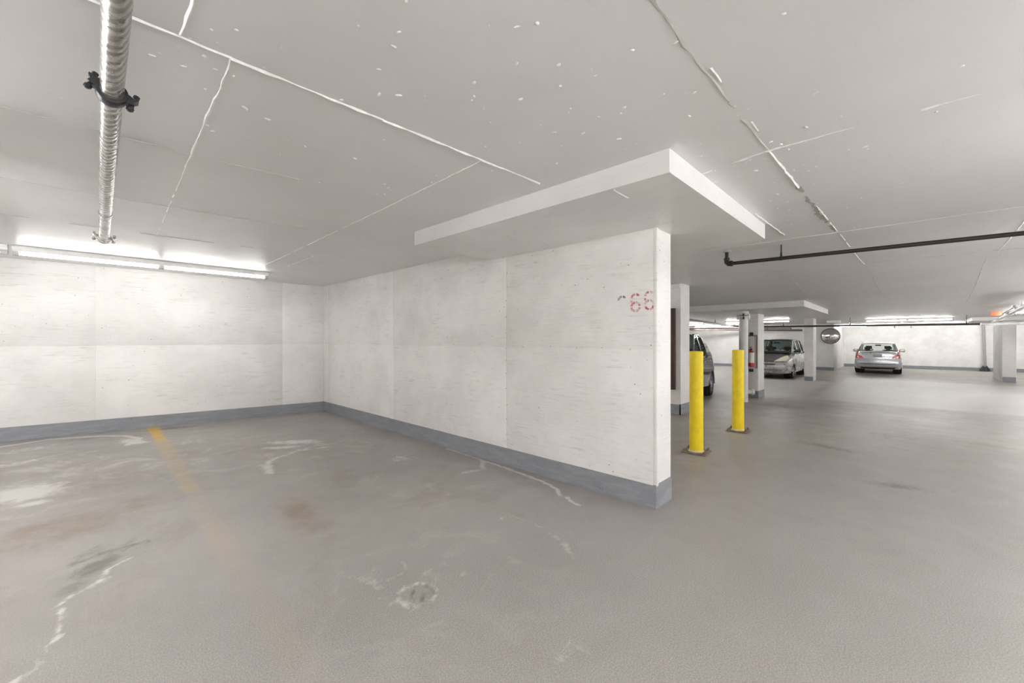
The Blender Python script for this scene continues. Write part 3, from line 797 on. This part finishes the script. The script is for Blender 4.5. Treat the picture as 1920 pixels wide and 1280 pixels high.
# ------------------------------------------------------------------ cars
def interp(c, x):
    xs = [p[0] for p in c]; ys_ = [p[1] for p in c]
    return float(np.interp(x, xs, ys_))
def make_car(name, label, P, loc, rotz, pitch=0):
    t = thing(name, label, 'car', loc, rotz)
    t.rotation_euler = (0, pitch, rotz)
    L, W = P['L'], P['W']; hw0 = W / 2
    xr, xf, top = P['rear'], P['front'], P['top']
    wr, axF, axR = P['wr'], P['axF'], P['axR']; AR = wr + .055
    def smooth_top(x): return sum(interp(top, x + k * .06) for k in (-1.5, -.5, .5, 1.5)) / 4
    def zlow(x):
        z = P['sill']
        for a in (axF, axR):
            if abs(x - a) < AR: z = max(z, wr + math.sqrt(AR * AR - (x - a) ** 2))
        return z
    def plan(tt):
        e = .16; d = max(0, (abs(2 * tt - 1) - (1 - e * 2)) / (e * 2))
        return 1 - P.get('taper', .16) * d ** 2.4
    def sidef(z):
        return interp([(.1, .93), (.3, .975), (.5, 1.0), (.7, .995), (.85, .97), (1.0, .935), (1.2, .90)], z * P.get('sidescale', 1))
    NS = 14
    def sect(tt):
        x0 = -L / 2 + tt * L
        zt = smooth_top(x0); zl = zlow(x0); zs = zt - P.get('crown', .07)
        h = hw0 * plan(tt); out = []
        for k in range(9):
            z = zl + (zs - zl) * k / 8; out.append((h * sidef(z), z))
        ysd = out[-1][0]
        for k in range(1, 7):
            q = k / 6
            out.append((ysd * (1 - q) if q > .25 else ysd * (1 - q * 1.0), zs + (zt - zs) * math.sin(q * PI / 2) ** .55))
        return out
    def world(tt, y, z):
        a, b_ = interp(xr, z), interp(xf, z)
        x = a + tt * (b_ - a)
        wgt = max(0, (abs(2 * tt - 1) - .6) / .4)
        x += (1 if tt > .5 else -1) * P.get('bow', .10) * wgt * (1 - (y / hw0) ** 2)
        return (x, y, z)
    base = [i / 120 for i in range(121)]
    ext = [0.004, .008, .014, .02, .98, .986, .992, .996]
    ts = sorted(set(base + ext))
    V = []; F = []; FH = []
    secs = [sect(tt) for tt in ts]; ns = len(secs[0])
    for tt, sc in zip(ts, secs):
        row = [world(tt, -y, z) for y, z in sc] + [world(tt, y, z) for y, z in sc[-2::-1]]
        V += row
    n2 = 2 * ns - 1
    for i in range(len(ts) - 1):
        xm = -L / 2 + L * (ts[i] + ts[i + 1]) / 2
        for k in range(n2 - 1):
            f = (i * n2 + k, (i + 1) * n2 + k, (i + 1) * n2 + k + 1, i * n2 + k + 1)
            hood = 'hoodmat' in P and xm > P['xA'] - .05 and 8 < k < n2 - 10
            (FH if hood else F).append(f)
    NC = 12
    for end in (0, len(ts) - 1):
        sc = secs[end]; tt = ts[end]; o = len(V)
        for y, z in sc:
            for j in range(NC + 1): V.append(world(tt, -y + 2 * y * j / NC, z))
        for k in range(ns - 1):
            for j in range(NC):
                a = o + k * (NC + 1) + j
                f = (a, a + 1, a + NC + 2, a + NC + 1) if end == 0 else (a, a + NC + 1, a + NC + 2, a + 1)
                zz = sc[k][1]
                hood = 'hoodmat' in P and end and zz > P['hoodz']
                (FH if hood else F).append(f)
    bmb = MB(); bmb.add(V, F); body = bmb.build('body', M[P['paint']], t, 38)
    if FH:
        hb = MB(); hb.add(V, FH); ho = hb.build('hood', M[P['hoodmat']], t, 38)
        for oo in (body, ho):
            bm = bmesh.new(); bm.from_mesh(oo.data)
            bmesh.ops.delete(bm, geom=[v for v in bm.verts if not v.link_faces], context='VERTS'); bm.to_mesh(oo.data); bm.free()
    MB().box(-L / 2 + .25, L / 2 - .3, -hw0 + .22, hw0 - .22, P['sill'] - .03, P['sill'] + .25).build('underbody', M['trim'], t, 0)
    # patches laid on the front and rear faces: poly in (y, z), star-shaped about its mean
    def patch(nm, end, poly, mat, off=.008, rings=5):
        ed = []
        for i in range(len(poly)):
            a, b_ = poly[i], poly[(i + 1) % len(poly)]
            for k in range(4): ed.append((a[0] + (b_[0] - a[0]) * k / 4, a[1] + (b_[1] - a[1]) * k / 4))
        c = (sum(p[0] for p in ed) / len(ed), sum(p[1] for p in ed) / len(ed)); n = len(ed)
        def pt(y, z, o):
            lim = hw0 * plan(end) * sidef(z)
            if abs(y) <= lim:
                x, yy, zz = world(end, y, z); return (x + (o if end else -o), yy, zz)
            # wraps round the corner on to the side
            ex = abs(y) - lim; tt = end; s = 1 if y > 0 else -1
            dt = ex / L; tt = dt if end == 0 else 1 - dt
            x, yy, zz = world(tt, s * hw0 * plan(tt) * sidef(z), z)
            return (x + (o * .6 if end else -o * .6), yy + s * o, zz)
        vs = [pt(c[0], c[1], off)]
        for r_ in range(1, rings + 1):
            q = r_ / rings
            for p in ed: vs.append(pt(c[0] + (p[0] - c[0]) * q, c[1] + (p[1] - c[1]) * q, off if r_ < rings else off * .6))
        for p in ed: vs.append(pt(p[0], p[1], -.01))
        fs = [(0, 1 + i, 1 + (i + 1) % n) for i in range(n)]
        for r_ in range(rings):
            for i in range(n):
                a = 1 + r_ * n + i; b_ = 1 + r_ * n + (i + 1) % n
                fs.append((a, b_, b_ + n, a + n))
        return MB().add(vs, fs).build(nm, M[mat], t, 50)
    for nm, end, poly, mat in P['patches']:
        if nm.endswith('*'):
            nm = nm[:-1]
            patch(nm, end, [(-y, z) for y, z in poly][::-1], mat)
        patch(nm, end, poly, mat)
    # greenhouse
    xA, xB, xC, xD = P['xA'], P['xB'], P['xC'], P['xD']
    zA, zD, zR = P['zA'], P['zD'], P['zR']; wb, wt = P['wb'], P['wt']
    def grid(a0, a1, b0, b1, bow, nx_=10, nz_=6, arch=0):
        """pane between a bottom edge (a0..a1) and a top edge (b0..b1), bowed outwards along x"""
        vs = []; fs = []
        for j in range(nz_ + 1):
            q = j / nz_
            p0 = Vector(a0).lerp(Vector(b0), q); p1 = Vector(a1).lerp(Vector(b1), q)
            for i in range(nx_ + 1):
                s = i / nx_; p = p0.lerp(p1, s); k = 4 * s * (1 - s)
                vs.append((p.x + bow * k, p.y, p.z + arch * k * q))
        for j in range(nz_):
            for i in range(nx_):
                a = j * (nx_ + 1) + i; fs.append((a, a + 1, a + nx_ + 2, a + nx_ + 1))
        return vs, fs
    ar = P.get('arch', .045)
    MB().add(*grid((xA, -wb, zA), (xA, wb, zA), (xB, -wt, zR - ar), (xB, wt, zR - ar), .14, arch=ar)).build('windshield', M[P['glass']], t, 60)
    MB().add(*grid((xD, -P['wD'], zD), (xD, P['wD'], zD), (xC, -P['wC'], zR - ar), (xC, P['wC'], zR - ar), -.10, arch=ar)).build('rear_window', M[P['glass']], t, 60)
    rf = MB(); vs = []; fs = []; nxr, nyr = 12, 12
    for i in range(nxr + 1):
        q = i / nxr; x = xC + (xB - xC) * q; hump = .035 * 4 * q * (1 - q)
        for j in range(nyr + 1):
            s = j / nyr; k = 4 * s * (1 - s); wid = wt + (P['wC'] - wt) * (1 - q) if P['wC'] > wt else wt
            bx_ = (.14 * k if i == nxr else (-.10 * k if i == 0 else 0))
            vs.append((x + bx_, -wid + 2 * wid * s, zR - ar + ar * k ** .6 + hump * (.3 + .7 * k)))
    nv = len(vs); vs += [(x, y, z - .04) for x, y, z in vs]
    for i in range(nxr):
        for j in range(nyr):
            a = i * (nyr + 1) + j; q4 = (a, a + nyr + 1, a + nyr + 2, a + 1); fs.append(q4); fs.append(tuple(v_ + nv for v_ in q4[::-1]))
    edge = [j for j in range(nyr + 1)] + [i * (nyr + 1) + nyr for i in range(1, nxr + 1)] + [nxr * (nyr + 1) + j for j in range(nyr - 1, -1, -1)] + [i * (nyr + 1) for i in range(nxr - 1, 0, -1)]
    for a, b_ in zip(edge, edge[1:] + edge[:1]): fs.append((a, b_, b_ + nv, a + nv))
    rf.add(vs, fs).build('roof', M[P['roofmat']], t, 45)
    def side_pt(x, z, s, o=0.0):
        zb = smooth_top(min(max(x, xD), xA)) - .05
        q = min(1, max(0, (z - zb) / (zR - zb)))
        y = wb + (wt - wb) * q + P.get('bulge', .02) * 4 * q * (1 - q)
        return (x, s * (y + o), z)
    def side_panel(nm, poly, mat, s, o, th):
        n = len(poly); ed = []
        for i in range(n):
            a, b_ = poly[i], poly[(i + 1) % n]
            for k in range(3): ed.append((a[0] + (b_[0] - a[0]) * k / 3, a[1] + (b_[1] - a[1]) * k / 3))
        n = len(ed)
        vs = [side_pt(x, z, s, o) for x, z in ed] + [side_pt(x, z, s, o - th) for x, z in ed]
        fs = [tuple(range(n)), tuple(range(2 * n - 1, n - 1, -1))] + [(i, (i + 1) % n, n + (i + 1) % n, n + i) for i in range(n)]
        MB().add(vs, fs).build(nm, M[mat], t, 30)
    for s in (-1, 1):
        for poly in P['windows']: side_panel('side_window', poly, P['sideglass'], s, 0, .006)
        for poly in P['pillars']: side_panel('pillar', poly, P['paint'], s, .012, .05)
        # cant rail
        MB().tube([side_pt(xA - .02, zA - .02, s), side_pt((xA + xB) / 2, (zA + zR - ar) / 2 + .01, s, -.005), side_pt(xB, zR - ar - .005, s), side_pt((xB + xC) / 2, zR - .012, s), (xC, s * P['wC'], zR - ar - .005), (xD, s * P['wD'], zD - .02)], [.035, .032, .034, .036, .036, .04], 8).build('roof_rail', M[P['paint']], t, 60)
        # wheels
        for ax in (axF, axR):
            wh = bpy.data.objects.new('wheel', None)
            COL.objects.link(wh); wh.parent = t; wh.location = (ax, s * (hw0 - P['tw'] / 2 - .01), wr)
            mm = Matrix.Rotation(-s * PI / 2, 4, 'X'); tw = P['tw']
            MB().lathe([(wr * .64, -tw / 2), (wr * .90, -tw / 2), (wr * .985, -tw * .40), (wr, -tw * .2), (wr, tw * .2), (wr * .985, tw * .40), (wr * .90, tw / 2), (wr * .64, tw / 2 - .005), (wr * .62, -tw / 2)], 36, mm, cap=False).build('tyre', M['rubber'], wh, 30)
            rb = MB(); rb.lathe([(wr * .66, tw * .40), (wr * .60, tw * .42), (wr * .57, tw * .20), (wr * .2, tw * .1), (.002, tw * .1)], 32, mm, cap=False)
            rb.build('rim_dish', M['trim'] if P.get('darkdish', True) else M['alloy'], wh, 30)
            rb = MB(); rb.lathe([(wr * .68, tw * .40), (wr * .66, tw * .46), (wr * .58, tw * .46), (wr * .57, tw * .36)], 32, mm, cap=False)
            for k in range(P.get('spokes', 5)):
                a = 2 * PI * k / P.get('spokes', 5)
                m3 = mm @ Matrix.Rotation(a, 4, 'Z')
                rb.add([(wr * .10, -wr * .09, tw * .40), (wr * .10, wr * .09, tw * .40), (wr * .62, wr * .06, tw * .43), (wr * .62, -wr * .06, tw * .43), (wr * .10, -wr * .11, tw * .2), (wr * .10, wr * .11, tw * .2), (wr * .62, wr * .08, tw * .25), (wr * .62, -wr * .08, tw * .25)],
                       [(0, 1, 2, 3), (4, 7, 6, 5), (0, 3, 7, 4), (1, 5, 6, 2), (2, 6, 7, 3), (0, 4, 5, 1)], m3)
            rb.lathe([(wr * .16, tw * .2), (wr * .16, tw * .42), (wr * .10, tw * .46), (.002, tw * .46)], 20, mm)
            rb.build('rim', M['alloy'], wh, 30)
            arcb = MB(); pts = []
            for k in range(13):
                a = PI * (k / 12); pts.append((ax + math.cos(a) * (AR + .012), s * (hw0 * sidef(.5) * 1.0 - .005), wr + math.sin(a) * (AR + .012)))
            arcb.tube(pts, .018, 6).build('wheel_arch', M[P.get('archmat', P['paint'])], t, 60)
            MB().lathe([(AR - .01, -.12), (AR - .01, .12)], 24, Matrix.Translation((ax, s * (hw0 - .20), wr)) @ mm).build('wheel_well', M['trim'], t, 40)
        # mirror
        mmx, mmz = P['mir']; y0 = hw0 * .9
        m4 = Matrix.Translation((mmx, s * (y0 + .14), mmz)) @ Matrix.Rotation(-s * .15, 4, 'Z')
        mo = MB().box(-.06, .07, -.11, .11, -.07, .075, m4, .045).build('side_mirror', M[P.get('mirmat', P['paint'])], t, 60)
        MB().tube([(mmx + .02, s * (y0 - .05), mmz - .05), (mmx + .01, s * (y0 + .07), mmz - .03)], [.035, .025], 10).build('mirror_arm', M['trim'], mo)
        MB().box(-.066, -.058, -.09, .09, -.055, .06, m4, .003).build('mirror_glass', M['mirror'], mo)
        for hx, hz in P['handles']:
            yy = hw0 * sidef(hz)
            MB().box(hx - .10, hx + .10, min(s * yy, s * (yy + .035)), max(s * yy, s * (yy + .035)), hz - .018, hz + .018, None, .01).build('door_handle', M[P.get('hmat', P['paint'])], t, 60)
    # seats, wheel, inner mirror
    for (sxx, syy, hr) in P['seats']:
        se = MB().box(sxx - .09, sxx + .09, syy - .23, syy + .23, zD - .40, zD - .01, Matrix.Identity(4), .05).build('seat', M['interior'], t, 60)
        MB().box(sxx - .07, sxx + .05, syy - .13, syy + .13, zD + .03, zD + .03 + hr, None, .035).box(sxx - .015, sxx + .015, syy - .06, syy + .06, zD - .05, zD + .05).build('headrest', M['interior'], se, 60)
    MB().box(xA - .5, xA - .02, -wb + .08, wb - .08, zA - .06, zA + .02, None, .02).build('dashboard', M['interior'], t)
    MB().box(xB - .06, xB - .02, -.12, .12, zR - .17, zR - .10, None, .02).build('inner_mirror', M['interior'], t)
    sw = MB(); mm = Matrix.Translation((xA - .55, P.get('swy', .36), zA + .0)) @ Matrix.Rotation(1.2, 4, 'Y')
    pts = [mm @ Vector((.18 * math.cos(2 * PI * k / 20), .18 * math.sin(2 * PI * k / 20), 0)) for k in range(21)]
    sw.tube(pts, .016, 8).tube([pts[0], mm @ Vector((0, 0, .0)), pts[10]], .014, 6).build('steering_wheel', M['trim'], t)
    return t

# silver sedan seen from behind
sedan = dict(L=4.45, W=1.77, paint='silver', roofmat='silver', glass='glass', sideglass='dark_glass', wr=.31, tw=.20, axF=1.36, axR=-1.27, sill=.24, bow=.12, taper=.15, sidescale=.92,
    rear=[(.2, -2.08), (.34, -2.18), (.5, -2.22), (.66, -2.20), (.70, -2.15), (.9, -2.13), (1.05, -2.09), (1.14, -2.02)],
    front=[(.2, 2.1), (.35, 2.2), (.55, 2.22), (.7, 2.12), (.8, 2.0), (1.1, 1.9)],
    top=[(-2.3, 1.09), (-2.0, 1.12), (-1.45, 1.14), (-1.0, 1.08), (.6, 1.03), (1.0, 1.02), (1.8, .88), (2.1, .78), (2.25, .70)],
    xA=1.02, xB=.25, xC=-.80, xD=-1.46, zA=1.04, zD=1.15, zR=1.50, wb=.74, wt=.60, wD=.63, wC=.56,
    windows=[[(-.34, 1.08), (.85, 1.05), (.28, 1.42), (-.34, 1.45)], [(-.40, 1.08), (-1.05, 1.11), (-.85, 1.40), (-.40, 1.45)]],
    pillars=[[(-.30, 1.0), (-.44, 1.0), (-.42, 1.47), (-.32, 1.47)], [(-.98, 1.08), (-1.55, 1.10), (-.90, 1.46), (-.78, 1.46)]],
    patches=[('tail_light*', 0, [(.50, .77), (1.0, .76), (1.0, .90), (.96, 1.0), (.92, 1.10), (.80, 1.14), (.72, 1.08), (.66, .95)], 'tail_red'),
             ('reverse_lens*', 0, [(.57, .90), (.66, .87), (.74, .97), (.73, 1.06), (.66, 1.02), (.59, .98)], 'tail_white'),
             ('license_plate', 0, [(-.165, .80), (.165, .80), (.165, .965), (-.165, .965)], 'plate'),
             ('trunk_seam', 0, [(-.86, .700), (.86, .700), (.86, .722), (-.86, .722)], 'trim'),
             ('bumper_groove', 0, [(-.62, .475), (.62, .475), (.66, .50), (-.66, .50)], 'trim'),
             ('lower_valance', 0, [(-.60, .25), (.60, .25), (.66, .33), (-.66, .33)], 'trim'),
             ('head_light*', 1, [(.5, .62), (.85, .64), (.85, .74), (.5, .70)], 'head_lens')],
    mir=(.72, 1.08), mirmat='trim', handles=[(-.15, .92), (-1.0, .94)], seats=[(.05, .37, .16), (.05, -.37, .16), (-.85, .40, .10), (-.85, -.40, .10)], arch=.04)
make_car('sedan', 'silver sedan parked facing the far wall, rear lights showing', sedan, (28.95, 1.18, zf(28)), .03)

# silver hatchback with a black hood, nose towards the aisle
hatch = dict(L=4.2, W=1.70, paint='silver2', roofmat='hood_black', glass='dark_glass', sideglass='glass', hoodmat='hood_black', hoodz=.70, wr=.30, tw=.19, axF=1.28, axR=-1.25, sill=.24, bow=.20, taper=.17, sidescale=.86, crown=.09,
    rear=[(.2, -2.0), (.5, -2.08), (.9, -2.04), (1.15, -1.98)],
    front=[(.2, 1.98), (.34, 2.07), (.55, 2.10), (.70, 2.06), (.80, 1.98), (.95, 1.84), (1.15, 1.7)],
    top=[(-2.2, 1.10), (-1.0, 1.12), (.5, 1.10), (1.05, 1.12), (1.5, 1.03), (1.85, .92), (2.05, .82), (2.2, .76)],
    xA=1.15, xB=.25, xC=-1.6, xD=-1.95, zA=1.13, zD=1.15, zR=1.66, wb=.75, wt=.60, wD=.66, wC=.56,
    windows=[[(.02, 1.13), (.82, 1.13), (.24, 1.56), (.02, 1.58)], [(-.06, 1.13), (-.85, 1.14), (-.85, 1.57), (-.06, 1.58)], [(-.95, 1.14), (-1.6, 1.16), (-1.4, 1.54), (-.95, 1.57)], [(.86, 1.13), (1.06, 1.13), (.72, 1.33)]],
    pillars=[[(.06, 1.06), (-.10, 1.06), (-.08, 1.61), (.04, 1.61)], [(-.82, 1.06), (-.98, 1.06), (-.98, 1.61), (-.82, 1.61)], [(-1.55, 1.08), (-2.0, 1.1), (-1.65, 1.6), (-1.35, 1.6)], [(.78, 1.08), (.88, 1.08), (.70, 1.36), (.62, 1.42)]],
    patches=[('head_light*', 1, [(.28, .745), (.5, .74), (.70, .755), (.80, .80), (.85, .87), (.83, .94), (.77, .985), (.69, .99), (.58, .95), (.42, .85)], 'head_lens'),
             ('grille', 1, [(-.32, .60), (.32, .60), (.36, .645), (-.36, .645)], 'trim'),
             ('lower_intake', 1, [(-.55, .34), (.55, .34), (.62, .42), (-.62, .42)], 'graphite'),
             ('tail_light*', 0, [(.6, .85), (.84, .85), (.82, 1.1), (.66, 1.1)], 'tail_red')],
    mir=(.78, 1.17), mirmat='trim', handles=[(.12, .98), (-.8, 1.0)], seats=[(.0, .36, .17), (.0, -.36, .17), (-.95, .38, .14), (-.95, -.38, .14)], arch=.05)
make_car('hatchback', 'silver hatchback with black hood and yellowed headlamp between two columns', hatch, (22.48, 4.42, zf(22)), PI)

# dark grey car behind the nearer bollard, nose towards the aisle
suv = dict(L=4.4, W=1.80, paint='graphite', roofmat='graphite', glass='dark_glass', sideglass='dark_glass', wr=.345, tw=.225, axF=1.32, axR=-1.30, sill=.30, bow=.16, taper=.16, sidescale=.84, crown=.06,
    rear=[(.25, -2.05), (.5, -2.18), (.9, -2.16), (1.15, -2.08)],
    front=[(.25, 2.08), (.5, 2.18), (.75, 2.14), (.9, 2.02), (1.15, 1.85)],
    top=[(-2.3, 1.14), (-1.5, 1.20), (.5, 1.12), (1.0, 1.11), (1.6, 1.03), (2.0, .93), (2.25, .80)],
    xA=1.15, xB=.30, xC=-.95, xD=-1.95, zA=1.11, zD=1.22, zR=1.74, wb=.79, wt=.62, wD=.70, wC=.57,
    windows=[[(-.08, 1.14), (.90, 1.12), (.28, 1.63), (-.08, 1.66)], [(-.16, 1.14), (-1.15, 1.22), (-.85, 1.60), (-.16, 1.66)]],
    pillars=[[(-.04, 1.05), (-.20, 1.05), (-.18, 1.69), (-.06, 1.69)], [(-1.10, 1.12), (-2.0, 1.16), (-1.05, 1.69), (-.80, 1.69)]],
    patches=[('tail_light*', 0, [(.58, .90), (.96, .90), (.98, 1.10), (.60, 1.08)], 'tail_red'),
             ('license_plate', 0, [(-.16, .78), (.16, .78), (.16, .92), (-.16, .92)], 'plate'),
             ('bumper_trim', 0, [(-.75, .32), (.75, .32), (.80, .48), (-.80, .48)], 'trim'),
             ('grille', 1, [(-.42, .60), (.42, .60), (.46, .76), (-.46, .76)], 'trim'),
             ('lower_intake', 1, [(-.6, .34), (.6, .34), (.66, .46), (-.66, .46)], 'trim'),
             ('head_light*', 1, [(.50, .70), (.78, .70), (1.02, .78), (1.06, .90), (.86, .90), (.58, .80)], 'tail_white')],
    mir=(.82, 1.18), mirmat='trim', handles=[(-.02, .98), (-1.0, 1.02)], hmat='chrome', seats=[(.1, .38, .16), (.1, -.38, .16), (-.8, .4, .12), (-.8, -.4, .12)], arch=.05)
th = math.radians(190)
g1, g0 = zf(12.8), zf(10.2)
make_car('hatchback', 'dark grey car half hidden behind the nearer yellow bollard', suv, (11.46, 4.86, (g0 + g1) / 2), th, -math.atan2(g0 - g1, 2.62))
